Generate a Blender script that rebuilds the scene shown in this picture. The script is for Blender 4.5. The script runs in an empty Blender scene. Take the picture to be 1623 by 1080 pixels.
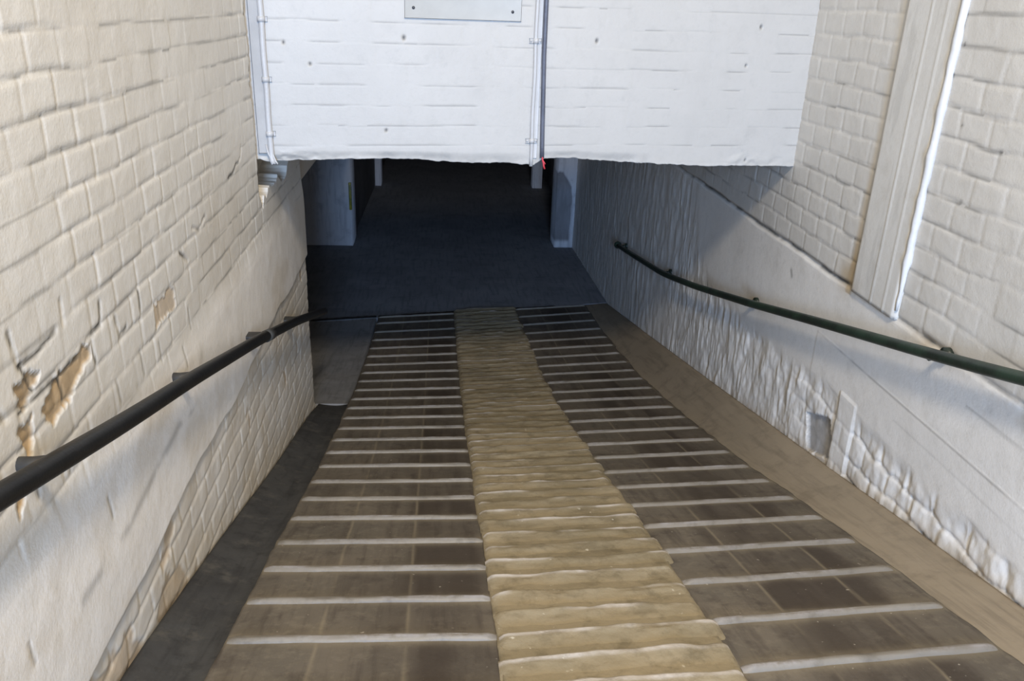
import bpy, bmesh, math, random
import numpy as np
from mathutils import Matrix, Vector

# Everything below is laid out in units of the camera's height over the ramp (h); S turns h into metres,
# Z0 lifts the scene so that the passage floor lies near zero.
S = 1.25
Z0 = 2.3
C = bpy.context.scene.collection
random.seed(4)

# ------------------------------------------------------------------ helpers
def W(p):
    return (p[0]*S, p[1]*S, (p[2]+Z0)*S)

def noise(u, v, seed=0):
    u = np.asarray(u, float); v = np.asarray(v, float)
    T = np.random.RandomState(1000+seed).rand(256, 256)
    i = np.floor(u).astype(int); j = np.floor(v).astype(int)
    a = u-i; b = v-j
    a = a*a*(3-2*a); b = b*b*(3-2*b)
    i0, i1, j0, j1 = i & 255, (i+1) & 255, j & 255, (j+1) & 255
    return (T[i0, j0]*(1-a)+T[i1, j0]*a)*(1-b)+(T[i0, j1]*(1-a)+T[i1, j1]*a)*b

def fbm(u, v, seed=0, o=4):
    s = 0; a = .5; t = 0
    for k in range(o):
        s = s+a*noise(np.asarray(u)*2**k, np.asarray(v)*2**k, seed+k); t += a; a *= .5
    return s/t

def hsh(i, j, seed=0):
    T = np.random.RandomState(seed+77).rand(256, 256)
    return T[i.astype(int) & 255, j.astype(int) & 255]

def sst(x, a, b):
    t = np.clip((np.asarray(x, float)-a)/(b-a), 0, 1)
    return t*t*(3-2*t)

def inpoly(u, v, poly):
    r = np.zeros(u.shape, bool)
    n = len(poly)
    for k in range(n):
        (x1, y1), (x2, y2) = poly[k], poly[(k+1) % n]
        c = ((y1 > v) != (y2 > v)) & (u < (x2-x1)*(v-y1)/(y2-y1+1e-12)+x1)
        r ^= c
    return r

def segdist(u, v, pts):
    d = np.full(u.shape, 9.)
    for (x1, y1), (x2, y2) in zip(pts[:-1], pts[1:]):
        dx, dy = x2-x1, y2-y1
        t = np.clip(((u-x1)*dx+(v-y1)*dy)/(dx*dx+dy*dy+1e-12), 0, 1)
        d = np.minimum(d, np.hypot(u-x1-t*dx, v-y1-t*dy))
    return d

def bricks(u, v, hc, L, v0=0, seed=0, wob=.006):
    """distance to the nearest bed joint and head joint, and a random number per brick"""
    v = v+wob*(fbm(u*5, v*5, seed+5)-.5)*2
    u = u+wob*(fbm(u*6+9, v*6, seed+9)-.5)*2
    r = np.floor((v-v0)/hc)
    fv = (v-v0)/hc-r
    uu = u/L+.5*(np.mod(r, 2))+.25*hsh(r, r*0+3, seed)
    c = np.floor(uu)
    fu = uu-c
    j = .22*(hsh(r, c, seed+3)-.5)          # wandering head joints
    fu = fu+j*fu*(1-fu)*2
    return np.minimum(fv, 1-fv)*hc, np.minimum(fu, 1-fu)*L, hsh(r, c, seed+1), r, c

def setmat(me, m):
    me.materials.append(m)

def link(name, me, m, parent=None, smooth=True):
    if m: me.materials.append(m)
    if smooth:
        me.polygons.foreach_set('use_smooth', [True]*len(me.polygons))
    o = bpy.data.objects.new(name, me)
    C.objects.link(o)
    if parent: o.parent = parent
    return o

def gridmesh(name, P, attrs, m, parent=None, skirt=None, origin=(0, 0, 0), smooth=True, flip=False):
    """P: (nu,nv,3) points in h units; skirt: vector the rim is pulled back by, to give the surface its depth"""
    nu, nv, _ = P.shape
    V = P.reshape(-1, 3)
    idx = np.arange(nu*nv).reshape(nu, nv)
    q = np.stack([idx[:-1, :-1], idx[1:, :-1], idx[1:, 1:], idx[:-1, 1:]], -1).reshape(-1, 4)
    A = {k: a.reshape(-1) for k, a in attrs.items()}
    if skirt is not None:
        rim = np.concatenate([idx[:, 0], idx[-1, 1:], idx[::-1, -1][1:], idx[0, ::-1][1:-1]])
        n0 = len(V)
        V = np.concatenate([V, V[rim]+np.asarray(skirt)])
        A = {k: np.concatenate([a, np.zeros(len(rim))]) for k, a in A.items()}
        k = np.arange(len(rim)); k2 = (k+1) % len(rim)
        q = np.concatenate([q, np.stack([rim[k2], rim[k], n0+k, n0+k2], -1)])
    if flip: q = q[:, ::-1]
    V = V-np.asarray(origin)
    V = V*S
    me = bpy.data.meshes.new(name)
    me.vertices.add(len(V)); me.vertices.foreach_set('co', V.astype(np.float32).ravel())
    me.loops.add(len(q)*4); me.loops.foreach_set('vertex_index', q.astype(np.int32).ravel())
    me.polygons.add(len(q))
    me.polygons.foreach_set('loop_start', np.arange(0, len(q)*4, 4, dtype=np.int32))
    me.polygons.foreach_set('loop_total', np.full(len(q), 4, np.int32))
    me.update(calc_edges=True)
    for k, a in A.items():
        at = me.attributes.new(k, 'FLOAT', 'POINT')
        at.data.foreach_set('value', a.astype(np.float32))
    me.validate()
    o = link(name, me, m, parent, smooth)
    if parent is None:
        o.location = W(origin)
    else:
        po = np.array(parent['o_h'])
        o.location = (np.asarray(origin)-po)*S
    o['o_h'] = list(map(float, origin))
    return o

def bmobj(name, bm, m, parent=None, origin=(0, 0, 0), smooth=True):
    """bm in h units, world placed; origin in h units"""
    bmesh.ops.recalc_face_normals(bm, faces=bm.faces)
    for v in bm.verts:
        v.co = (v.co-Vector(origin))*S
    me = bpy.data.meshes.new(name); bm.to_mesh(me); bm.free()
    o = link(name, me, m, parent, smooth)
    if parent is None:
        o.location = W(origin)
    else:
        po = np.array(parent['o_h'])
        o.location = (np.asarray(origin)-po)*S
    o['o_h'] = list(map(float, origin))
    return o

def empty(name, origin):
    o = bpy.data.objects.new(name, None); C.objects.link(o)
    o.empty_display_size = .1
    o.location = W(origin); o['o_h'] = list(map(float, origin))
    return o

def tag(o, label=None, cat=None, group=None, kind=None):
    if label: o['label'] = label
    if cat: o['category'] = cat
    if group: o['group'] = group
    if kind: o['kind'] = kind
    return o

def add_box(bm, lo, hi, bev=0, seg=2):
    r = bmesh.ops.create_cube(bm, size=1)
    vs = r['verts']
    for v in vs:
        v.co = Vector([(lo[k]+hi[k])/2+v.co[k]*(hi[k]-lo[k]) for k in range(3)])
    if bev:
        es = list({e for v in vs for e in v.link_edges})
        bmesh.ops.bevel(bm, geom=es, offset=bev, segments=seg, profile=.5, affect='EDGES')

def add_tube(bm, pts, r, n=20, cap=True, rf=None):
    pts = [Vector(p) for p in pts]
    rings = []
    up = Vector((0, 0, 1))
    for i, p in enumerate(pts):
        t = (pts[min(i+1, len(pts)-1)]-pts[max(i-1, 0)]).normalized()
        u = up if abs(t.z) < .9 else Vector((1, 0, 0))
        a = t.cross(u).normalized(); b = a.cross(t).normalized()
        rr = r if rf is None else rf(i)
        rings.append([bm.verts.new(p+(a*math.cos(2*math.pi*k/n)+b*math.sin(2*math.pi*k/n))*rr) for k in range(n)])
    for A, B in zip(rings[:-1], rings[1:]):
        for k in range(n):
            bm.faces.new((A[k], A[(k+1) % n], B[(k+1) % n], B[k]))
    if cap:
        bm.faces.new(rings[0][::-1]); bm.faces.new(rings[-1])

# ------------------------------------------------------------------ materials
class N:
    def __init__(self, name, rough=.7, spec=.3):
        self.m = bpy.data.materials.new(name); self.m.use_nodes = True
        self.t = self.m.node_tree
        self.b = self.t.nodes['Principled BSDF']
        self.b.inputs['Roughness'].default_value = rough
        self.b.inputs['Specular IOR Level'].default_value = spec
        self.geo = self.t.nodes.new('ShaderNodeNewGeometry')
        self.pos = self.geo.outputs['Position']
    def node(self, ty, **kw):
        n = self.t.nodes.new(ty)
        for k, v in kw.items():
            if hasattr(n, k): setattr(n, k, v)
        return n
    def link(self, a, b): self.t.links.new(a, b)
    def scaled(self, sc):
        n = self.node('ShaderNodeMapping'); n.inputs['Scale'].default_value = sc
        self.link(self.pos, n.inputs['Vector']); return n.outputs[0]
    def noise(self, scale, detail=4, rough=.55, vec=None, lo=0., hi=1.):
        n = self.node('ShaderNodeTexNoise')
        n.inputs['Scale'].default_value = scale; n.inputs['Detail'].default_value = detail
        n.inputs['Roughness'].default_value = rough
        self.link(vec or self.pos, n.inputs['Vector'])
        return self.ramp(n.outputs['Fac'], lo, hi)
    def ramp(self, x, lo, hi):
        n = self.node('ShaderNodeMapRange'); n.interpolation_type = 'SMOOTHSTEP'
        n.inputs['From Min'].default_value = lo; n.inputs['From Max'].default_value = hi
        self.link(x, n.inputs['Value']); return n.outputs[0]
    def attr(self, name):
        n = self.node('ShaderNodeAttribute', attribute_name=name); return n.outputs['Fac']
    def mul(self, a, b, op='MULTIPLY'):
        n = self.node('ShaderNodeMath', operation=op); n.use_clamp = True
        for i, x in enumerate((a, b)):
            if isinstance(x, (int, float)): n.inputs[i].default_value = x
            else: self.link(x, n.inputs[i])
        return n.outputs[0]
    def mix(self, f, a, b):
        n = self.node('ShaderNodeMix', data_type='RGBA')
        if isinstance(f, (int, float)): n.inputs[0].default_value = f
        else: self.link(f, n.inputs[0])
        for i, x in ((6, a), (7, b)):
            if isinstance(x, tuple): n.inputs[i].default_value = (*x, 1)
            else: self.link(x, n.inputs[i])
        return n.outputs[2]
    def done(self, col, bump=None, bs=.3, bd=.004, rough=None):
        if isinstance(col, tuple): self.b.inputs['Base Color'].default_value = (*col, 1)
        else: self.link(col, self.b.inputs['Base Color'])
        if bump is not None:
            n = self.node('ShaderNodeBump'); n.inputs['Strength'].default_value = bs
            n.inputs['Distance'].default_value = bd
            self.link(bump, n.inputs['Height']); self.link(n.outputs[0], self.b.inputs['Normal'])
        if rough is not None: self.link(rough, self.b.inputs['Roughness'])
        return self.m

def srgb(r, g, b):
    f = lambda c: (c/255/12.92) if c/255 <= .04045 else ((c/255+.055)/1.055)**2.4
    return (f(r), f(g), f(b))

def paint(name, c1, c2, dirt, peel, stain, rough=.55, light_lift=None):
    n = N(name, rough, .35)
    col = n.mix(n.noise(2.2, 5, .6, lo=.3, hi=.7), c1, c2)
    if light_lift: col = n.mix(n.attr('light_lift'), col, n.mix(n.noise(3, 5, .6, lo=.3, hi=.7), light_lift, tuple(x*.93 for x in light_lift)))  # paler plaster, lightened further to offset the weak light low down
    col = n.mix(n.mul(n.noise(14, 4, lo=.5, hi=.75), .2), col, dirt)
    col = n.mix(n.mul(n.noise(55, 3, .7, lo=.5, hi=.72), .16), col, dirt)
    col = n.mix(n.mul(n.noise(5, 8, .75, lo=.54, hi=.7), .28), col, tuple(x*.9 for x in dirt))
    streak = n.noise(1, 4, .6, vec=n.scaled((9, 9, 1.2)), lo=.52, hi=.75)
    col = n.mix(n.mul(streak, .12), col, dirt)
    col = n.mix(n.attr('stain'), col, stain)
    col = n.mix(n.attr('peel'), col, n.mix(n.noise(20, 4, lo=.3, hi=.7), peel, tuple(x*.7 for x in peel)))
    col = n.mix(n.attr('crack'), col, tuple(x*.16 for x in dirt))
    bump = n.mul(n.mul(n.noise(38, 5, .65), .5), n.mul(n.noise(120, 3), .25), 'ADD')
    bump = n.mul(bump, n.mul(n.noise(11, 3), .3), 'ADD')
    return n.done(col, bump, .27, .005)

M = {}
M['cream'] = paint('cream_paint', srgb(216, 210, 199), srgb(210, 203, 191), srgb(198, 190, 174), srgb(190, 162, 124), srgb(196, 180, 154), light_lift=srgb(236, 228, 216))
M['cream_right'] = paint('worn_white_paint', srgb(209, 205, 197), srgb(202, 198, 190), srgb(186, 181, 172), srgb(164, 162, 160), srgb(176, 156, 124), light_lift=srgb(231, 227, 220))
M['white'] = paint('white_paint', srgb(183, 179, 172), srgb(179, 175, 168), srgb(164, 160, 154), srgb(180, 178, 176), srgb(200, 192, 176), .5)
M['pilaster'] = paint('pilaster_paint', srgb(214, 211, 204), srgb(208, 205, 198), srgb(190, 184, 172), srgb(170, 160, 140), srgb(168, 148, 116))

def concrete(name, c1, c2, c3, sc=3., rough=.75, bump=.4, spec=.25, streak=True):
    n = N(name, rough, spec)
    col = n.mix(n.noise(sc, 6, .6, lo=.3, hi=.7), c1, c2)
    col = n.mix(n.mul(n.noise(sc*4.3, 5, .65, lo=.5, hi=.72), .6), col, c3)
    if streak:
        st = n.noise(1, 4, .6, vec=n.scaled((30, 2.6, 2.6)), lo=.46, hi=.72)
        col = n.mix(n.mul(st, .6), col, c3)
    return n, col

n, col = concrete('lane_paving', srgb(104, 96, 85), srgb(92, 86, 77), srgb(68, 61, 55))
col = n.mix(n.mul(n.noise(24, 6, .7, lo=.48, hi=.68), .35), col, srgb(128, 119, 104))
col = n.mix(n.mul(n.attr('oil'), .85), col, srgb(58, 50, 43))
col = n.mix(n.attr('grout'), col, srgb(140, 129, 108))
col = n.mix(n.mul(n.noise(46, 2, lo=.72, hi=.8), .5), col, srgb(190, 182, 168))
M['lane'] = n.done(col, n.noise(60, 4), .3, .003)
n, col = concrete('strip_concrete', srgb(144, 131, 106), srgb(126, 115, 92), srgb(96, 86, 66), streak=False)
col = n.mix(n.mul(n.noise(40, 2, lo=.7, hi=.8), .6), col, srgb(206, 198, 180))
col = n.mix(n.mul(n.attr('worn_glint'), .85), col, srgb(206, 199, 194))  # worn ridge crests, with a pale highlight painted into the colour
col = n.mix(n.mul(n.noise(9, 7, .75, lo=.5, hi=.66), .45), col, srgb(104, 94, 74))
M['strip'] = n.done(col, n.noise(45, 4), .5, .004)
n, col = concrete('rib_concrete', srgb(126, 119, 108), srgb(112, 105, 94), srgb(88, 81, 71), streak=False)
n.b.inputs['Roughness'].default_value = .5; n.b.inputs['Specular IOR Level'].default_value = .5
col = n.mix(n.mul(n.mul(n.attr('worn_glint'), n.noise(20, 5, .7, lo=.35, hi=.6)), .6), col, srgb(168, 164, 166))  # rubbed rib tops, their bluish highlight also put into the colour
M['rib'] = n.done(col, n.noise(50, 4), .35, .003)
n, col = concrete('gutter_concrete', srgb(68, 67, 65), srgb(56, 55, 54), srgb(42, 41, 40), sc=5)
col = n.mix(n.mul(n.noise(7, 6, .7, lo=.52, hi=.68), .5), col, srgb(92, 88, 80))
M['gutter'] = n.done(col, n.noise(40, 4), .3, .003)
n, col = concrete('margin_concrete', srgb(144, 132, 114), srgb(134, 123, 106), srgb(112, 102, 88), sc=1.6)
M['margin'] = n.done(col, n.noise(40, 4), .25, .003)
n, col = concrete('landing_concrete', srgb(142, 140, 138), srgb(128, 127, 126), srgb(104, 103, 102), sc=2.)
M['landing'] = n.done(col, n.noise(30, 4), .3, .004)
n, col = concrete('passage_floor', srgb(136, 136, 138), srgb(122, 122, 125), srgb(100, 100, 104), sc=1.5)
M['floor'] = n.done(col, n.noise(30, 4), .3, .004)
n, col = concrete('passage_wall', srgb(120, 118, 118), srgb(104, 102, 104), srgb(84, 82, 84), sc=1.2)
M['dim'] = n.done(col, n.noise(20, 4), .3, .006)
n, col = concrete('dark_joint', srgb(34, 32, 30), srgb(28, 27, 26), srgb(20, 20, 20))
M['joint'] = n.done(col)
n, col = concrete('pillar_paint', srgb(196, 197, 200), srgb(186, 187, 192), srgb(150, 150, 156), sc=1.5)
col = n.mix(n.attr('peel'), col, srgb(96, 94, 96))
M['pillar'] = n.done(col, n.noise(20, 4), .2, .004)

def metal(name, c1, c2, rough, spec=.5, bumpy=.25):
    n = N(name, rough, spec)
    col = n.mix(n.noise(9, 5, .6, lo=.35, hi=.65), c1, c2)
    return n.done(col, n.noise(70, 4), bumpy, .002)
M['rail_black'] = metal('black_rail_paint', srgb(22, 21, 20), srgb(14, 13, 12), .42, .3)
M['rail_green'] = metal('green_rail_paint', srgb(42, 58, 46), srgb(30, 38, 32), .42)
M['iron'] = metal('dark_iron', srgb(58, 58, 56), srgb(44, 42, 40), .5)
M['cond_dark'] = metal('dark_grey_conduit', srgb(92, 94, 104), srgb(78, 80, 90), .45)
M['red'] = metal('red_wire', srgb(206, 62, 76), srgb(190, 52, 62), .5, bumpy=0)
M['cond_white'] = metal('white_painted_conduit', srgb(184, 182, 179), srgb(178, 176, 173), .45)
M['bead'] = metal('white_bead_paint', srgb(208, 207, 205), srgb(196, 195, 193), .45)
M['casing'] = metal('white_casing', srgb(168, 166, 163), srgb(160, 158, 155), .6, .2)
M['board'] = metal('grey_board', srgb(164, 163, 158), srgb(159, 158, 153), .5, bumpy=.08)
M['screw'] = metal('dark_screw', srgb(50, 50, 54), srgb(40, 40, 44), .4)
M['yellow'] = metal('yellow_strip', srgb(150, 145, 40), srgb(96, 100, 40), .5)

# ------------------------------------------------------------------ the ramp's long profile
PY = np.array([-30, -8, -2.5, -1.0, 0., 1.29, 1.45, 1.9, 2.25, 2.7, 3.0, 3.45, 4.0, 4.6, 5.0, 5.4, 5.85, 6.2, 6.45, 8, 20])
DV = np.array([0, 0, 0, 0, .012, .01, .0, -.03, -.06, -.1, -.115, -.14, -.155, -.15, -.128, -.1, -.05, -.012, .0, 0, 0])
_k = np.linspace(-9, 9, 3601)
_d = np.interp(_k, PY, DV)
_w = np.hanning(121); _w /= _w.sum()
_d = np.convolve(np.pad(_d, 60, 'edge'), _w, 'valid')
def dev(y): return np.interp(y, _k, _d)
YTOP = -1.2                                  # where the ramp starts, behind the camera
def prof(y):
    y = np.asarray(y, float)
    z = -1-.2013*np.maximum(y, YTOP)+dev(y)
    return z
XL, XR = -.605, 1.385                        # the two walls
LE, CLX, CRX, RE = -.448, .127, .606, 1.20   # lane and strip edges
def zsurf(x, y):
    x = np.asarray(x, float); y = np.asarray(y, float)
    z = prof(y)
    z = z+(-dev(y))*sst(x, RE-.01, XR)*sst(y, 1, 1.6)*.95     # the right margin is swept up to the wall
    z = z+.03*sst(-x, -LE, -XL)*sst(-y, -3.9, -3.4)
    return z
def ybreak(x): return 5.86+.235*(np.asarray(x)+.45)      # foot of the ramp
FS = .037
ZB = float(prof(6.05))
def zfloor(y): return ZB-FS*(np.asarray(y)-6.05)

# ------------------------------------------------------------------ wall_left
def make_wall_left():
    Y = np.unique(np.concatenate([np.linspace(-1.6, .85, 25), np.arange(.85, 3.78, .0050), [3.78]]))
    Z = np.unique(np.concatenate([np.arange(-2.45, -1.95, .06), np.arange(-1.95, .08, .0044), np.linspace(.08, .42, 8)]))
    u, v = np.meshgrid(Y, Z, indexing='ij')
    d = np.zeros(u.shape); crack = np.zeros(u.shape); peel = np.zeros(u.shape); stain = np.zeros(u.shape)
    up = sst(v, -.835+.06*(fbm(u*3, v*0, 3)-.5), -.735+.06*(fbm(u*3, v*0, 3)-.5))
    low = 1-sst(v, -1.125+.035*(fbm(u*4, v*0, 8)-.5), -1.105+.035*(fbm(u*4, v*0, 8)-.5))
    bv, bu, rb, r, c = bricks(u, v, .0625, .118, -.0615, 1)
    amp = .15+1.1*sst(fbm(u*2.5, v*2.5, 21), .35, .65)
    hor = np.exp(-(bv/.0042)**2)*sst(noise(u*9, r*3.7, 31), .42, .72)
    ver = np.exp(-(bu/.0045)**2)*sst(noise(c*3.1, v*16, 33), .45, .75)
    brick = (rb-.5)*.0012-.0018*np.exp(-(bv/.0055)**2)*amp-.0014*np.exp(-(bu/.005)**2)*amp+.0022*(fbm(u*14, v*14, 41)-.5)
    d += up*brick
    mid_fade = sst(v, -.45, -.6)
    crack += up*hor*(.5+.1*mid_fade)
    crack += up*ver*.05
    # plaster band stands proud of the brickwork
    band = (1-up)*(1-low)
    d += band*(.007+.003*(fbm(u*4, v*4, 51)-.5)*2+.0016*(fbm(u*16, v*16, 52)-.5))
    hl = segdist(u, v, [(.9, -.955), (1.4, -.965), (1.75, -.935), (2.1, -.99)])
    crack += band*np.exp(-(hl/.012)**2)*sst(fbm(u*10, v*10, 61), .52, .7)*.4
    for k in range(9):
        y0 = .97+k*.12+.05*hsh(np.array(k), np.array(5), 9); z0 = -.66-.4*hsh(np.array(k), np.array(6), 9)
        dd = segdist(u+.003*(fbm(u*20, v*20, 5)-.5), v, [(y0, z0), (y0+.006, z0-.03-.03*hsh(np.array(k), np.array(7), 9))])
        crack += np.exp(-(dd/.0032)**2)*.5
        d -= np.exp(-(dd/.005)**2)*.0015
    stain += band*sst(fbm(u*3+4, v*6, 71), .5, .75)*.4+.25*up*sst(fbm(u*2, v*2, 75), .5, .7)*sst(-v, .3, .6)
    # rougher dirty brick below the band
    bv2, bu2, rb2, r2, c2 = bricks(u, v, .068, .15, -1.11, 5, .012)
    d += low*((rb2-.5)*.0018-.0020*np.exp(-(bv2/.007)**2)-.0013*np.exp(-(bu2/.007)**2)+.007*(fbm(u*9, v*9, 43)-.5)-.003)
    stain += low*(.22+.3*sst(fbm(u*4, v*4, 73), .4, .7))
    crack += low*(np.exp(-(bv2/.004)**2)*sst(noise(u*9, r2*2.3, 35), .5, .8)*.3)
    edge = np.exp(-((v+1.113+.0)/.01)**2)*sst(fbm(u*7, v*3, 77), .4, .6)
    crack += edge*.22
    # paint flaked off in known places
    wu = u+.016*(fbm(u*28, v*28, 81)-.5)*2; wv = v+.016*(fbm(u*28, v*28, 86)-.5)*2
    polys = [
        [(1.391, -.573), (1.347, -.578), (1.27, -.579), (1.208, -.588), (1.176, -.61), (1.213, -.635), (1.263, -.635), (1.319, -.615), (1.388, -.602)],
        [(1.17, -.523), (1.115, -.537), (1.12, -.571), (1.186, -.561), (1.197, -.545)],
        [(1.105, -.60), (1.115, -.65), (1.143, -.63), (1.145, -.59)],
        [(1.851, -.630), (1.715, -.63), (1.721, -.676), (1.862, -.676)],
        [(1.06, -.66), (1.06, -.72), (1.085, -.70), (1.08, -.66)]]
    for k, p in enumerate(polys):
        peel = np.maximum(peel, inpoly(wu, wv, p)*(.95 if k != 3 else .6))
    # flaking near the foot of the wall
    ft = v-zsurf(XL, u)
    foot = sst(fbm(u*7, v*7, 91)+.34*np.exp(-(ft/.05)**2)*sst(-u, -2.3, -1.5), .72, .8)
    peel = np.maximum(peel, foot*low*.6)
    stain += np.exp(-(ft/.09)**2)*.5*sst(fbm(u*5, v*5, 95), .3, .6)
    d -= peel*.005
    lines = [[(1.133, -.457), (1.141, -.512), (1.206, -.512), (1.265, -.505)], [(1.119, -.575), (1.256, -.583), (1.439, -.562), (1.455, -.526)],
             [(1.512, -.578), (1.511, -.622), (1.552, -.606)], [(1.26, -.574), (1.269, -.629)], [(2.167, -.546), (2.10, -.560), (2.049, -.541)],
             [(1.642, -.566), (1.639, -.62)], [(1.074, -.547), (1.084, -.567)], [(1.30, -.505), (1.30, -.47)], [(1.98, -.60), (1.93, -.57)],
             [(2.45, -.50), (2.62, -.475), (2.64, -.44)], [(1.39, -.58), (1.40, -.62)], [(1.15, -.512), (1.165, -.56)]]
    cu = u+.012*(fbm(u*18, v*18, 101)-.5)*2; cv = v+.012*(fbm(u*18, v*18, 105)-.5)*2
    for p in lines:
        dd = segdist(cu, cv, p)
        crack += np.exp(-(dd/(.0022+.0042*fbm(u*14, v*14, 109)))**2)*.95*sst(fbm(u*16+3, v*16, 107), .28, .5)
        d -= np.exp(-(dd/.005)**2)*.0025
    # broken pocket under the cross wall
    pk = inpoly(u+.09*(fbm(u*11, v*11, 111)-.5), v+.09*(fbm(u*11, v*11, 115)-.5), [(2.84, .2), (2.84, -.64), (2.9, -.70), (2.98, -.655), (3.16, -.64), (3.3, -.69), (3.36, -.63), (3.52, -.62), (3.9, -.62), (3.9, .2)])
    d = np.where(pk, d-.085-.03*fbm(u*6, v*6, 3), d)
    stain += pk*(.3+.5*fbm(u*7, v*7, 5)); crack += pk*.35*sst(-u, -3.05, -2.9)
    x = XL+d
    # the free end is rounded off
    x = x-.03*sst(u, 3.70, 3.78)**2
    P = np.stack([x, u, v], -1)
    at = dict(crack=np.clip(crack, 0, 1), peel=np.clip(peel, 0, 1), stain=np.clip(stain, 0, .8), light_lift=np.clip(band+.15*low, 0, 1))  # band colour lightened where too little light reaches
    o = gridmesh('wall_left', P, at, M['cream'], skirt=(-.45, 0, 0), origin=(XL, 1.5, -2.0))
    return tag(o, kind='structure')
make_wall_left()

# ------------------------------------------------------------------ wall_right
def make_wall_right():
    Y = np.unique(np.concatenate([np.linspace(-1.6, 1.2, 25), np.arange(1.2, 4.6, .0068), np.arange(4.6, 8.16, .016), [8.16]]))
    Z = np.unique(np.concatenate([np.arange(-2.6, -2.36, .06), np.arange(-2.36, .1, .0058), np.linspace(.1, .42, 8)]))
    u, v = np.meshgrid(Y, Z, indexing='ij')
    d = np.zeros(u.shape); crack = np.zeros(u.shape); peel = np.zeros(u.shape); stain = np.zeros(u.shape)
    wob = .018*(fbm(u*4, v*0, 3)-.5)
    up = sst(v, -.853+wob, -.838+wob)
    bot = -1.235-.07*sst(u, 2.4, 3.3)+.05*(fbm(u*5, v*0+2, 8)-.5)
    low = 1-sst(v, bot-.03, bot+.03)
    far = sst(u+.35*(fbm(u*4, v*4, 12)-.5)+.9*np.clip(-v-1.22, -.5, .3), 3.95, 4.35)*(1-up)     # limewashed stretch under the cross wall
    low = np.maximum(low, far)
    bv, bu, rb, r, c = bricks(u, v, .0775, .14, -.841, 2, .012)
    rowa = sst(fbm(u*2.2, v*2.2, 22), .3, .6)
    brick = (rb-.5)*.0015-.0018*np.exp(-(bv/.006)**2)*(.2+rowa)-.0014*np.exp(-(bu/.006)**2)*(.2+rowa)+.0030*(fbm(u*12, v*12, 41)-.5)
    d += up*brick
    hor = np.exp(-((bv-.001)/.0042)**2)*sst(noise(u*7, r*3.7, 31), .45, .75)
    ver = np.exp(-(bu/.004)**2)*sst(noise(c*3.1, v*16, 33), .55, .8)
    crack += up*(hor*.48+ver*.14)
    band = (1-up)*(1-low)
    d += band*(.0025+.002*(fbm(u*4, v*4, 51)-.5)*2)
    # board joints left in the render
    b1 = (v > -1.072)*(u < 2.69)
    d += band*(u < 2.69)*(v < -1.072)*.0012
    for z0, y1, a in ((-1.072, 2.69, .5), (-.941, 1.83, .4), (-1.135, 2.12, .18)):
        crack += band*np.exp(-((v-z0-.004*(fbm(u*6, u*0, 5)-.5))/.0032)**2)*(u < y1)*a*(.4+.6*sst(fbm(u*9, v*0, 15), .3, .6))
    # ledge line under the upper brickwork
    lg = np.exp(-((v+.846-wob)/.0075)**2)
    lm = sst(u, 2.5, 2.6)+.5*(u < 2.3)*sst(fbm(u*8, v*3, 19), .4, .6)+.35
    crack += lg*np.clip(lm, 0, 1)*(.32+.6*sst(fbm(u*12, v*12, 14), .35, .65))
    d -= lg*.012*np.clip(lm, 0, 1)
    # rough lower stonework
    bv2, bu2, rb2, r2, c2 = bricks(u, v, .078, .15, -1.22, 6, .03)
    ru = .12+.88*sst(-u, -3.0, -2.3)
    rough = (rb2-.5)*.004*ru-.0042*np.exp(-(bv2/.008)**2)*ru-.0042*np.exp(-(bu2/.008)**2)*ru
    rough = rough+(.010*(fbm(u*10, v*5, 43)-.5)+.011*(fbm(u*24, v*13, 47)-.5))*(1-.5*sst(u, 3.6, 5))+.014*np.clip(fbm(u*30, v*7, 48)-.54, 0, 1)
    d += low*rough
    crack += low*sst(fbm(u*16, v*9, 49), .63, .75)*.10*(u < 5)
    crack += low*np.exp(-(bu2/.004)**2)*sst(noise(c2*3.1, v*12, 36), .5, .8)*.25*ru
    crack += low*np.exp(-(bv2/.004)**2)*sst(noise(u*7, r2*2.7, 38), .5, .8)*.25*ru
    # cement filled hole and the straight edge beside it
    pq = inpoly(u+.02*(fbm(u*12, v*12, 3)-.5), v+.02*(fbm(u*12, v*12, 7)-.5), [(2.66, -1.39), (2.49, -1.325), (2.44, -1.46), (2.61, -1.52)])
    d = np.where(pq, d*.2-.012, d); peel = np.maximum(peel, pq*.8)
    pier = ((u > 2.335) & (u < 2.45) & (v < -1.2))
    d = np.where(pier, d*.35+.006, d)
    # flat bed for the pilaster and stains round it
    stain += sst(-np.abs(u-2.535), -.03, -.006)*sst(-v, .05, .8)*(.35+.5*sst(-v, .6, .8))*(v > -.87)
    stain += np.exp(-(((u-2.57)/.05)**2+((v+.82)/.05)**2))*.8
    for (y0, z0, sy, sz, a) in ((2.0, -.845, .10, .03, .7), (3.35, -1.16, .16, .03, .45), (1.62, -.87, .05, .03, .6), (3.8, -1.27, .3, .03, .3)):
        stain += np.exp(-(((u-y0)/sy)**2+((v-z0)/sz)**2))*a*sst(fbm(u*9, v*9, 25), .25, .6)
    dk = np.exp(-(((u-1.66)/.06)**2+((v+.905)/.02)**2))*sst(fbm(u*20, v*20, 29), .45, .6)
    peel = np.maximum(peel, dk)
    sp = segdist(u, v, [(2.995, -.935), (2.98, -.955)])
    crack += np.exp(-(sp/.008)**2)*.6
    for (y0, z0) in ((2.22, -.14), (2.2, -.06), (2.06, -.45), (1.95, -.30), (2.13, -.26)):
        crack += np.exp(-(np.hypot(u-y0, v-z0)/.0055)**2)*.7
    ft = v-zsurf(XR, u)
    stain += np.exp(-(ft/.035)**2)*.55*sst(-u, -5, -2)
    x = XR-d
    P = np.stack([x, u, v], -1)
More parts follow.
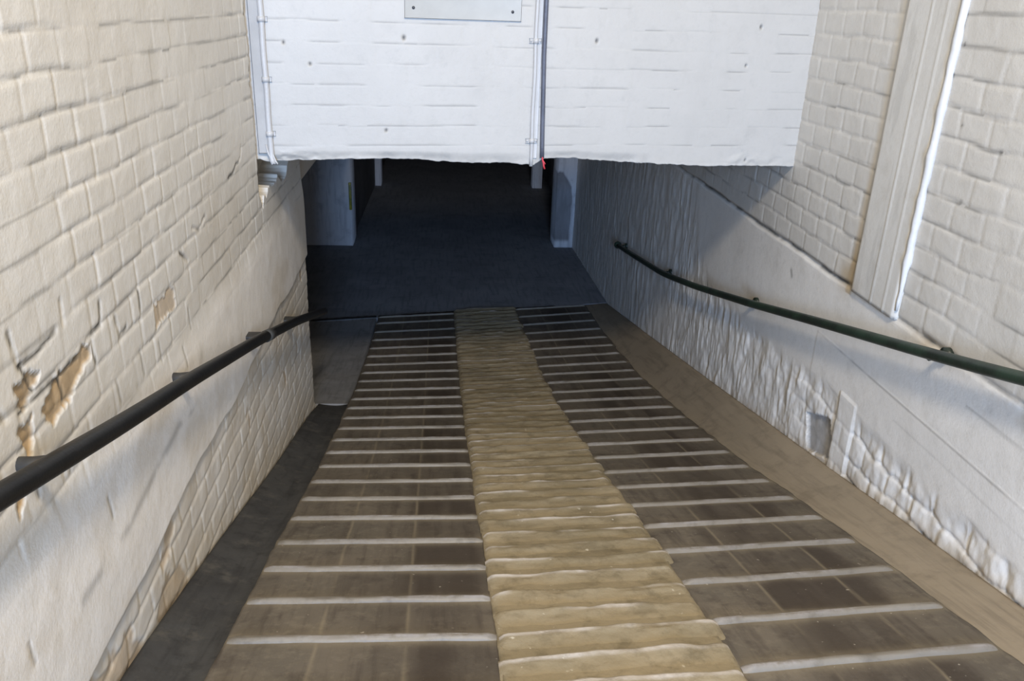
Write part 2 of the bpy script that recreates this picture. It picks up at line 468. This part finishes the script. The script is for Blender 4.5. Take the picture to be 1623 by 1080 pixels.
    at = dict(crack=np.clip(crack, 0, 1), peel=np.clip(peel, 0, 1), stain=np.clip(stain, 0, .85), light_lift=np.clip(1-up, 0, 1))  # all below the ledge lightened in colour to make up for dimmer light
    o = gridmesh('wall_right', P, at, M['cream_right'], skirt=(.45, 0, 0), origin=(XR, 2, -2.2), flip=True)
    return tag(o, kind='structure')
make_wall_right()

# the smooth rendered pilaster on the right wall
def make_pilaster():
    Y = np.arange(2.226, 2.512, .006); Z = np.concatenate([np.arange(-.85, .1, .012), np.linspace(.1, .42, 8)])
    u, v = np.meshgrid(Y, Z, indexing='ij')
    u = u+.004*(fbm(v*6, u*3, 2)-.5)*sst(np.abs(u-2.369), .10, .14)*2
    d = .013+.002*(fbm(u*8, v*3, 4)-.5)
    f = v*0
    for y0 in (2.294, 2.37):
        d = d+np.exp(-((u-y0)/.004)**2)*.0022
    d = d-.009*sst(np.abs(u-2.369), .128, .142)
    crack = .12*sst(fbm(u*30, v*4, 9), .66, .74)
    stain = sst(u, 2.485, 2.51)*.55+.5*sst(-v, .76, .86)*sst(u, 2.42, 2.52)
    P = np.stack([XR-d, u, v], -1)
    o = gridmesh('trim_1', P, dict(crack=crack, peel=f, stain=np.clip(stain, 0, 1)), M['pilaster'], skirt=(.05, 0, 0), origin=(XR, 2.37, -.85), flip=True)
    tag(o, kind='structure')
    bm = bmesh.new()
    pts = [(XR-.008+.0008*math.sin(k*1.7), 2.224+.0006*math.sin(k*2.3), .42-k*.031) for k in range(41)]
    add_tube(bm, pts, .010, 10, rf=lambda i: (.0115+.0012*math.sin(i*1.3)+.0008*math.sin(i*3.1))*(1 if i < 36 else .8-.12*(i-36)))
    b = bmobj('white_edge_bead', bm, M['bead'], o, origin=(XR, 2.226, -.81))
    b['label'] = 'white painted bead along the pilaster edge'
make_pilaster()

# ------------------------------------------------------------------ wall_back: the cross wall over the passage
SK = .128
Y0W = 2.882+SK*.605
def yw(x): return Y0W+SK*np.asarray(x)
LBX = [-.7, -.602, -.576, -.42, -.293, -.119, -.009, .104, .241, .346, .362, .38, .475, .547, .719, .869, .972, 1.179, 1.4]
LBZ = [-.52, -.520, -.529, -.525, -.521, -.522, -.531, -.536, -.538, -.546, -.537, -.523, -.519, -.526, -.538, -.546, -.551, -.552, -.556]
def make_cross_wall():
    X = np.arange(-.66, 1.43, .0042)
    T = np.concatenate([np.linspace(0, .62, 190), np.linspace(.63, .95, 8)])
    u, t = np.meshgrid(X, T, indexing='ij')
    zb = np.interp(u, LBX, LBZ)+.004*(fbm(u*40, u*0, 4)-.5)*2
    v = zb+t*(1.7-zb)/2.2
    v = np.where(t < .62, zb*(1-sst(t, 0, .06))+sst(t, 0, .06)*(-.53)+t, t-.53+0)
    bv, bu, rb, r, c = bricks(u, v, .0668, .2, -.0735-.0668*8, 11, .003)
    d = (rb-.5)*.0006-.0011*np.exp(-(bv/.003)**2)*sst(noise(u*11, r*3.7, 31), .42, .7)-.0003*np.exp(-(bu/.004)**2)+.002*(fbm(u*9, v*9, 2)-.5)
    hor = np.exp(-(bv/.0024)**2)*sst(noise(u*11, r*3.7, 31), .50, .72)
    crack = hor*.38*sst(t, .03, .06)
    # the broken, limewashed lower edge
    lip = 1-sst(t, .0, .035)
    d = d-lip*.018*(fbm(u*12, v*12, 19))*sst(fbm(u*3, u*0, 23), .35, .55)
    lump = (1-sst(t, .0, .055))*sst(fbm(u*2.4, u*0+3, 27), .45, .6)
    d = d+lump*.012*(fbm(u*22, v*40, 29)-.5)*2
    for (x0, z0, s) in ((-.113, -.121, .0042), (-.178, -.424, .0032), (.555, -.114, .0042), (1.169, -.051, .0042), (-.5, -.145, .003), (-.42, -.21, .003), (1.13, -.185, .003), (1.18, -.53, .003)):
        q = np.exp(-(np.hypot(u-x0, (v-z0)*.6)/s)**2)
        crack = crack+q*1.0; d = d-q*.01
    n = np.array([SK, -1])/math.hypot(SK, 1)
    P = np.stack([u+n[0]*d, yw(u)+n[1]*d, v], -1)
    z = u*0
    o = gridmesh('wall_back', P, dict(crack=np.clip(crack, 0, 1), peel=z, stain=np.clip(lip*.15*fbm(u*4, v*4, 5), 0, 1)), M['white'], skirt=(0, .32, 0), origin=(.39, float(yw(.39)), -.53))
    tag(o, kind='structure')
make_cross_wall()

# things on the cross wall: a frame of reference (x along the wall, out towards the viewer)
nW = Vector((SK, -1, 0)).normalized(); tW = Vector((1, SK, 0)).normalized()
def onw(x, z, out=0.):
    return Vector((x, float(yw(x)), z))+nW*out

def wall_box(bm, x0, x1, z0, z1, o0, o1, bev=.001):
    add_box(bm, (0, 0, z0), (1, 1, z1), 0)
    bm.verts.ensure_lookup_table()
    for v in bm.verts[-8:]:
        x = x0 if v.co.x < .5 else x1
        o = o0 if v.co.y < .5 else o1
        p = onw(x, v.co.z, o); v.co = p
    if bev:
        vs = bm.verts[-8:]
        bmesh.ops.bevel(bm, geom=list({e for v in vs for e in v.link_edges}), offset=bev, segments=2, profile=.5, affect='EDGES')

g = empty('sign_board', onw(.085, -.057, 0))
tag(g, 'blank pale grey board screwed to the white cross wall', 'board')
bm = bmesh.new(); wall_box(bm, -.110, .281, -.058, .20, -.002, .007, .0012); bmobj('panel', bm, M['board'], g, onw(.085, -.057))
for x, z in ((-.081, -.026), (.251, -.029), (-.081, .17), (.251, .17)):
    bm = bmesh.new()
    bmesh.ops.create_uvsphere(bm, u_segments=16, v_segments=8, radius=1)
    for v in bm.verts:
        p = onw(x, z, .007)+tW*v.co.x*.0052+nW*max(v.co.y, -.2)*.003+Vector((0, 0, v.co.z*.0052)); v.co = p
    bmobj('screw', bm, M['screw'], g, onw(x, z, .007))

# dark conduit with a bare red wire at its foot
g = empty('dark_conduit', onw(.375, -.52, .02))
tag(g, 'thin dark grey conduit hanging down the white cross wall with a red wire end', 'conduit')
bm = bmesh.new()
add_tube(bm, [onw(.3655+.0165*max(0, (k-15))/9*.6, .42-.938*k/24, .009+.001*math.sin(k*.5)) for k in range(25)], .0082, 14)
bmobj('tube', bm, M['cond_dark'], g, onw(.375, -.52, .014))
bm = bmesh.new()
add_tube(bm, [onw(.3755, -.514, .014), onw(.3765, -.524, .015), onw(.3800, -.536, .018), onw(.381, -.546, .019), onw(.3845, -.556, .02)], .0032, 8)
add_tube(bm, [onw(.3765, -.524, .015), onw(.381, -.531, .02), onw(.3845, -.538, .024)], .0022, 8)
r = bmobj('red_wire', bm, M['red'], g, onw(.378, -.53, .014)); r['label'] = 'frayed red wire end'

# white painted conduit in saddles just left of it
g = empty('white_conduit', onw(.335, -.54, .01))
tag(g, 'white painted conduit in saddle clips beside the dark conduit on the cross wall', 'conduit')
bm = bmesh.new()
add_tube(bm, [onw(.336+.001*math.sin(k*.7), .42-.968*k/30, .005+.001*math.sin(k)) for k in range(31)], .0068, 12)
bmobj('tube', bm, M['cond_white'], g, onw(.335, -.54, .008))
bm = bmesh.new(); wall_box(bm, .342, .357, -.52, .42, -.002, .0022, .0006); bmobj('backing_strip', bm, M['cond_white'], g, onw(.35, -.52))
for z in (-.119, -.458):
    bm = bmesh.new()
    wall_box(bm, .314, .3555, z-.008, z+.008, -.001, .004, .001)
    add_tube(bm, [onw(.336, z-.008, .005), onw(.336, z+.008, .005)], .0095, 14)
    for x in (.319, .351):
        add_tube(bm, [onw(x, z, .002), onw(x, z, .0065)], .004, 10)
    bmobj('saddle_clip', bm, M['cond_white'], g, onw(.336, z))

# white conduit in the left corner
g = empty('corner_conduit', onw(-.572, -.53, .01))
tag(g, 'white painted conduit down the left corner of the cross wall', 'conduit')
bm = bmesh.new()
add_tube(bm, [onw(-.5635+.0008*math.sin(k*.9), .42-.935*k/30, .010) for k in range(31)]+[onw(-.562, -.522, .012), onw(-.556, -.534, .016)], .0095, 12)
bmobj('tube', bm, M['cond_white'], g, onw(-.563, -.53, .01))
bm = bmesh.new(); wall_box(bm, -.603, -.570, -.50, .42, -.002, .008, .002); bmobj('casing', bm, M['casing'], g, onw(-.586, -.5))
for z in (-.075, -.26, -.435):
    bm = bmesh.new()
    wall_box(bm, -.590, -.545, z-.008, z+.008, -.001, .004, .001)
    add_tube(bm, [onw(-.5635, z-.008, .010), onw(-.5635, z+.008, .010)], .0125, 14)
    bmobj('saddle_clip', bm, M['cond_white'], g, onw(-.5635, z))
bm = bmesh.new()
for k in range(2):
    add_tube(bm, [onw(-.578+.014*k, -.47, .01), onw(-.573+.014*k, -.50, .014), onw(-.560+.01*k, -.525, .018), onw(-.552+.008*k, -.534, .02)], .003, 8)
bmobj('loose_wire', bm, M['cond_white'], g, onw(-.57, -.5, .01))

# ------------------------------------------------------------------ the ramp
LY = [1.42, 1.60, 1.775, 1.96, 2.155, 2.345, 2.54, 2.735, 2.92, 3.105, 3.295, 3.485, 3.67, 3.855, 4.045, 4.24, 4.43, 4.625, 4.82, 5.02, 5.225, 5.44, 5.66, 5.83]
RY = [1.29, 1.48, 1.685, 1.88, 2.075, 2.27, 2.47, 2.66, 2.86, 3.055, 3.255, 3.455, 3.66, 3.865, 4.07, 4.28, 4.485, 4.69, 4.9, 5.11, 5.32, 5.54, 5.765, 5.99, 6.21]
ramp = empty('ramp', (.39, 3.5, float(prof(3.5))))
tag(ramp, 'ribbed ramp sloping down between painted brick walls into the dark passage', 'ramp', kind='thing')

def surf(name, x0f, x1f, Y, nx, m, zoff=0, attrs=None, parent=ramp, skirt=.06, hf=None):
    t = np.linspace(0, 1, nx)
    u0, tt = np.meshgrid(Y, t, indexing='ij')
    x = x0f(u0)*(1-tt)+x1f(u0)*tt
    y = np.minimum(u0, ybreak(x))
    z = zsurf(x, y)+zoff
    if hf is not None: z = z+hf(x, y)
    P = np.stack([x, y, z], -1)
    A = attrs(x, y) if attrs else {}
    xm, ym = float(x.mean()), 3.5
    return gridmesh(name, P, A, m, parent, skirt=(0, 0, -skirt), origin=(xm, ym, float(prof(ym))), flip=True)

YR = np.concatenate([np.linspace(-1.6, .9, 12), np.arange(.95, 6.36, .0085)])
cst = lambda c, a=0, s=0: (lambda y: c+a*(fbm(y*3, y*0, s)-.5)*2+a*.5*(fbm(y*14, y*0, s+3)-.5)*2)

SKL = lambda y: np.interp(y, [1.4, 2.6, 3.7, 5.8], [-.045, -.02, .05, .2])
SKR = lambda y: np.interp(y, [1.4, 2.4, 5.8], [.085, .09, .24])
def lane_attr(joints, dark, ys, rc):
    def f(x, y):
        g = np.zeros(x.shape)
        for j in joints:
            g = np.maximum(g, np.exp(-((x-j-.004*(fbm(y*3, y*0, 5)-.5))/.0036)**2)*.5*sst(fbm(y*3, x*0+j*7, 15), .2, .6))
        row = np.zeros(x.shape)
        for yy in ys: row = row+(y > yy)
        col = np.zeros(x.shape)
        for j in joints: col = col+(x > j)
        tone = hsh(row, col, 55)
        o = np.zeros(x.shape)
        for x0, s in dark:
            o = np.maximum(o, np.exp(-((x-x0)/s)**2))
        o = o*(.35+.8*tone)*(.3+1.1*fbm(x*16, y*2.5, 9))+.4*tone*sst(fbm(x*14, y*3, 19), .35, .6)
        e = np.zeros(x.shape)
        fr = np.zeros(x.shape)
        for yy in ys:
            d = y-rc(yy, x)
            fr = np.maximum(fr, np.exp(-((d+.004)/(.013+.020*fbm(x*8+yy*3, y*0+yy, 25)))**2))
        g = np.maximum(g, fr*(.30+.35*fbm(x*10, y*10, 35)))
        return dict(grout=g, oil=np.clip(o*(1-.7*fr), 0, 1))
    return f
laneL = surf('lane', cst(LE, .008, 3), cst(CLX), YR, 90, M['lane'], .010, lane_attr((-.255, -.066), ((-.02, .10), (.06, .06)), LY, lambda yy, x: yy+float(SKL(yy))*(x-LE)))
laneL['label'] = 'tiled lane beside the dark gutter'
laneR = surf('lane', cst(CRX), cst(RE, .012, 13), YR, 90, M['lane'], .010, lane_attr((.80, 1.015), ((.88, .09), (1.0, .1)), RY, lambda yy, x: yy-float(SKR(yy))*(RE-.012-x)))
laneR['label'] = 'tiled lane beside the pale margin'
strip = surf('centre_strip', cst(CLX-.004, .006, 31), cst(CRX+.004, .010, 37), YR, 60, M['strip'], .014, hf=lambda x, y: .004*(fbm(x*14, y*14, 7)-.5))
strip['label'] = 'sandy concrete walkway strip between the lanes'
gut = surf('gutter', cst(XL+.004), cst(LE+.02), YR[YR < 3.80], 24, M['gutter'], 0, hf=lambda x, y: -.010*np.sin(np.clip((x-XL)/(LE-XL), 0, 1)*math.pi)+.004*(fbm(x*9, y*9, 3)-.5))
gut['label'] = 'dark grey drainage gutter'
mar = surf('margin', cst(RE-.02), cst(XR-.004), YR, 24, M['margin'], .008, hf=lambda x, y: .005*(fbm(x*6, y*3, 3)-.5))
mar['label'] = 'smooth beige concrete margin'
landp = surf('floor_apron', lambda y: y*0-2.9, cst(LE-.012), np.arange(3.80, 6.2, .02), 90, M['landing'], -.004, hf=lambda x, y: .008*(fbm(x*4, y*4, 3)-.5), parent=None)
landp['kind'] = 'structure'

def rib(name, x0, x1, y0, sk, w, h, m, parent, seed, ragged=0., crest=0., glint_wear=.5):
    """a low rounded rib across the ramp; y0 at x0, sk its slant"""
    n = max(12, int((x1-x0)/.010)); k = 15
    t = np.linspace(0, 1, n); a = np.linspace(-1, 1, k)
    tt, aa = np.meshgrid(t, a, indexing='ij')
    x = x0+(x1-x0)*tt
    ww = w*(1+ragged*(fbm(x*9+seed, tt*0, seed % 50)-.5)*1.6)
    yc = y0+sk*(x-x0)+ragged*.022*(fbm(x*6+seed*3.3, tt*0, (seed+7) % 50)-.5)*2+.002*(fbm(x*20, tt*0+seed, 3)-.5)
    y = yc+aa*ww
    hh = h*(1+ragged*(fbm(x*12+seed*1.7, aa*1.5, (seed+13) % 50)-.5)*2.2)
    endf = sst(tt, 0, .03)*sst(1-tt, 0, .03)
    bb = np.where(aa < crest, (aa-crest)/(1+crest), (aa-crest)/(1-crest))
    top = np.clip(1-np.abs(bb)**np.where(bb < 0, 1.4 if crest else 2.6, 2.2), 0, 1)
    worn_glint = np.exp(-((aa-crest)/(.15 if crest else .45))**2)*sst(fbm(x*7+seed*2.1, tt*0+seed, (seed+5) % 50)+.1*(glint_wear-.5), .36, .58)*(.5+.7*fbm(x*40, aa*2+seed, 6))  # crest mask: wear together with a painted highlight line
    z = zsurf(x, y)+.008+hh*top*(.35+.65*endf)
    P = np.stack([x, y, z], -1)
    yo = float(y0)
    return gridmesh(name, P, dict(worn_glint=np.clip(worn_glint, 0, 1)), m, parent, origin=((x0+x1)/2, yo, float(prof(yo))), flip=True)

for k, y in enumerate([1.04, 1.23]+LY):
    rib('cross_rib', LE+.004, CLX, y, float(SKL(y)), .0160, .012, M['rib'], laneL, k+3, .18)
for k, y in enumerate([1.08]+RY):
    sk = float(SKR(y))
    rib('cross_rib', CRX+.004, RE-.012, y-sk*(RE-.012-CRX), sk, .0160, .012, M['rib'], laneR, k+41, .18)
nr = 52
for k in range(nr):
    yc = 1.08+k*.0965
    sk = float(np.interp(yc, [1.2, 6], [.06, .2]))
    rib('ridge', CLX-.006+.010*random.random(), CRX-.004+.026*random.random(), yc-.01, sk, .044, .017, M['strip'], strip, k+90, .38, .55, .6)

# dark joint line at the foot of the ramp
def joint(xa, xb, par):
    bm = bmesh.new()
    vs = []
    for x in np.linspace(xa, xb, 40):
        y = float(ybreak(x)); w = .014+.008*random.random()
        z = float(prof(y))
        vs.append([bm.verts.new((x, y-.004, z+.003)), bm.verts.new((x, y-.004, z+.0095)), bm.verts.new((x, y+w, z+.0095)), bm.verts.new((x, y+w, z-.004))])
    for A, B in zip(vs[:-1], vs[1:]):
        for k in range(3): bm.faces.new((A[k], B[k], B[k+1], A[k+1]))
    j = bmobj('joint_strip', bm, M['joint'], par, (0, 6, float(prof(6))))
    j['label'] = 'dark joint across the foot of the slope'
joint(LE+.004, XR-.006, ramp)
joint(-1.5, LE-.014, landp)

# ------------------------------------------------------------------ passage: floor, walls, ceiling, pillars
def make_floor():
    X = np.linspace(-3.0, 2.2, 120); T = np.linspace(0, 1, 140)
    u, t = np.meshgrid(X, T, indexing='ij')
    y0 = ybreak(u)
    y = y0+(16.2-y0)*t**1.5
    z = np.where(y > 6.05, zfloor(y), ZB+(prof(y)-ZB)*1.0)+.004*(fbm(u*3, y*3, 4)-.5)
    tag(gridmesh('floor', np.stack([u, y, z], -1), {}, M['floor'], skirt=(0, 0, -.1), origin=(.3, 10, float(zfloor(10))), flip=True), kind='structure')
make_floor()

def plain(name, lo, hi, m, parent=None, kind='structure', bev=.004, label=None):
    bm = bmesh.new(); add_box(bm, lo, hi, bev, 2)
    o = bmobj(name, bm, m, parent, ((lo[0]+hi[0])/2, (lo[1]+hi[1])/2, lo[2]), smooth=False)
    if kind: o['kind'] = kind
    if label: o['label'] = label
    return o
ZC = .9
plain('wall_passage_left', (-1.12, 8.60, -2.9), (-.885, 16.2, ZC), M['dim'])
plain('wall_passage_right', (1.62, 8.2, -2.9), (1.85, 16.2, ZC), M['dim'])
plain('wall_passage_end', (-3.1, 16.2, -3.0), (2.2, 16.4, ZC), M['dim'])
plain('wall_side_room', (-3.1, 3.3, -2.6), (-2.95, 16.2, ZC), M['dim'])
plain('wall_side_room_front', (-2.95, 3.3, -2.6), (-1.04, 3.45, ZC), M['dim'])
plain('ceiling', (-3.1, 3.32, ZC), (2.2, 16.4, ZC+.1), M['dim'])

# header over the side opening, carried on by the left wall
bm = bmesh.new()
add_box(bm, (-1.05, 3.80, -.80), (XL-.03, 8.12, ZC), .004)
o = bmobj('trim_2', bm, M['cream'], None, (-.8, 5, -.8), smooth=False); o['kind'] = 'structure'

def pillar(x0, x1, y0, y1, label, seed, peelf=None):
    """square pillar whose front face is a fine grid, so flaked plaster can be shaped in it"""
    X = np.linspace(x0, x1, 40); zf = float(zfloor(y0))
    Z = np.linspace(zf-.004, ZC-.002, 240)
    u, v = np.meshgrid(X, Z, indexing='ij')
    pe = peelf(u, v, zf) if peelf else u*0
    d = .008*(fbm(u*6, v*6, seed)-.5)-.02*pe
    P = np.stack([u, y0-d, v], -1)
    o = gridmesh('pillar', P, dict(peel=pe), M['pillar'], skirt=(0, y1-y0, 0), origin=((x0+x1)/2, (y0+y1)/2, zf))
    return tag(o, label, 'pillar', 'pillars along the passage', 'thing')
pl = pillar(-1.42, -.852, 8.16, 8.55, 'wide pale pillar behind the left wall end, with a yellow strip on its edge', 3)
bm = bmesh.new(); add_box(bm, (-.873, 8.14, -1.955), (-.849, 8.175, -1.685), .003)
s = bmobj('marker_strip', bm, M['yellow'], pl, (-.868, 8.15, -1.95)); s['label'] = 'yellow green marker strip'
def pf(u, v, zf):
    h = v-zf
    e = sst(1.345+.06*(fbm(v*5, u*2, 4)-.5)+.10*sst(h, .62, .8)*-1-u, 0, .012)*sst(.76+.12*(fbm(u*8, v*3, 8)-.5)-.55*(u-1.2)*0-h, 0, .02)*sst(h, .05, .09)
    return e*(.65+.35*fbm(u*12, v*4, 2))
pillar(1.195, 1.47, 8.17, 8.5, 'pillar at the end of the right wall with flaked plaster', 5, pf)
pillar(-.880, -.797, 11.7, 12.05, 'narrow far pillar by the left passage wall', 7)
pillar(1.352, 1.487, 11.7, 11.95, 'narrow far pillar by the right passage wall', 9)

# ------------------------------------------------------------------ handrails
def smoothpts(P, n=60):
    P = np.array(P, float)
    s = np.concatenate([[0], np.cumsum(np.linalg.norm(np.diff(P, axis=0), axis=1))])
    t = np.linspace(0, s[-1], n)
    q = np.stack([np.interp(t, s, P[:, k]) for k in range(3)], -1)
    for _ in range(3):
        q[1:-1] = (q[:-2]+2*q[1:-1]+q[2:])/4
    return [tuple(x) for x in q]
RX = XL+.056
railL = [(RX, -.9, -.10), (RX, .926, -.595), (RX, 1.336, -.706), (RX, 1.698, -.797), (RX, 2.385, -.982), (RX, 3.04, -1.172), (RX, 3.80, -1.412)]
g = empty('handrail', (RX, 2.2, -.93))
tag(g, 'black handrail on short iron brackets along the cream left wall', 'handrail')
bm = bmesh.new(); add_tube(bm, smoothpts(railL, 70), .0172, 22)
bmobj('rail', bm, M['rail_black'], g, (RX, 2.2, -.93))
bm = bmesh.new(); add_tube(bm, [(RX, 2.50, -1.016), (RX, 2.58, -1.039)], .0195, 20)
bmobj('coupling_sleeve', bm, M['iron'], g, (RX, 2.52, -1.02))
for i, (y, z) in enumerate(((1.091, -.641), (1.763, -.815), (2.464, -1.0), (3.123, -1.197))):
    bm = bmesh.new()
    if i < 2:
        add_tube(bm, [(XL-.012, y, z-.004), (XL+.02, y, z-.004), (RX, y, z)], .0125, 14)
    else:
        add_box(bm, (XL-.012, y-.022, z-.004), (RX+.004, y+.022, z+.006), .0015)
        add_box(bm, (XL-.012, y-.018, z-.022), (RX-.01, y+.018, z-.014), .0015)
        add_tube(bm, [(RX, y+.03, z-.014), (RX, y+.03, z+.0)], .010, 12)
    bmobj('bracket', bm, M['iron'], g, (XL, y, z))

RX2 = XR-.058
railR = [(RX2, -.9, -.02), (RX2, 1.0, -.585), (RX2, 1.592, -.752), (RX2, 2.014, -.858), (RX2, 2.576, -.994), (RX2, 3.201, -1.150), (RX2, 3.972, -1.330), (RX2, 4.574, -1.455), (RX2, 5.392, -1.575), (RX2, 5.80, -1.632)]
g = empty('handrail', (RX2, 3, -1.1))
tag(g, 'dark green handrail bending down along the weathered white right wall', 'handrail')
bm = bmesh.new(); add_tube(bm, smoothpts(railR, 90), .0165, 22)
bmobj('rail', bm, M['rail_green'], g, (RX2, 3, -1.1))
for (y, z) in ((1.2, -.655), (1.95, -.853), (3.27, -1.175), (4.58, -1.458), (5.76, -1.632)):
    bm = bmesh.new()
    add_tube(bm, [(XR+.012, y, z+.008), (XR-.02, y, z+.008), (RX2, y, z)], .0105, 14)
    add_tube(bm, [(XR+.008, y, z+.008), (XR-.016, y, z+.008)], .02, 16)
    bmobj('bracket', bm, M['rail_green'], g, (XR, y, z))
bm = bmesh.new()
bmesh.ops.create_uvsphere(bm, u_segments=16, v_segments=10, radius=.027)
for v in bm.verts: v.co += Vector((RX2, 5.82, -1.632))
bmobj('end_cap', bm, M['rail_green'], g, (RX2, 5.82, -1.632))

# ------------------------------------------------------------------ camera
f_px = 1305.141
R = np.array([[9.95971898e-01, 0, -8.96659237e-02], [-8.29028607e-02, 3.81000381e-01, -9.20850599e-01], [3.41627511e-02, 9.24574881e-01, 3.79465673e-01]])
cam = bpy.data.cameras.new('camera'); co = bpy.data.objects.new('camera', cam); C.objects.link(co)
m4 = Matrix([[*R[0], 0], [*R[1], 0], [*R[2], Z0*S], [0, 0, 0, 1]])
co.matrix_world = m4
cam.sensor_width = 36; cam.lens = f_px/1623*36; cam.clip_start = .02
bpy.context.scene.camera = co

# ------------------------------------------------------------------ light
def area(name, loc, target, sx, sy, power, col):
    l = bpy.data.lights.new(name, 'AREA'); l.shape = 'RECTANGLE'; l.size = sx*S; l.size_y = sy*S; l.energy = power; l.color = col
    o = bpy.data.objects.new(name, l); C.objects.link(o)
    o.location = W(loc)
    dv = Vector(W(target))-Vector(W(loc))
    o.rotation_euler = dv.to_track_quat('-Z', 'Y').to_euler()
    return o
area('daylight_window', (.25, -.5, 1.98), (.3, 2.5, -.9), .36, .36, 200, (1., .87, .68))
area('daylight_doorway', (.0, -3.4, .3), (.25, 6, -1.6), .8, 1.5, 660, (.38, .60, 1.))
w = bpy.data.worlds.new('world'); bpy.context.scene.world = w; w.use_nodes = True
bg = w.node_tree.nodes['Background']; bg.inputs[0].default_value = (1., .955, .88, 1); bg.inputs[1].default_value = .66

sc = bpy.context.scene
vs_ = sc.view_settings
vs_.view_transform = 'Standard'; vs_.look = 'None'; vs_.gamma = 1; vs_.use_curve_mapping = False
vs_.exposure = 0
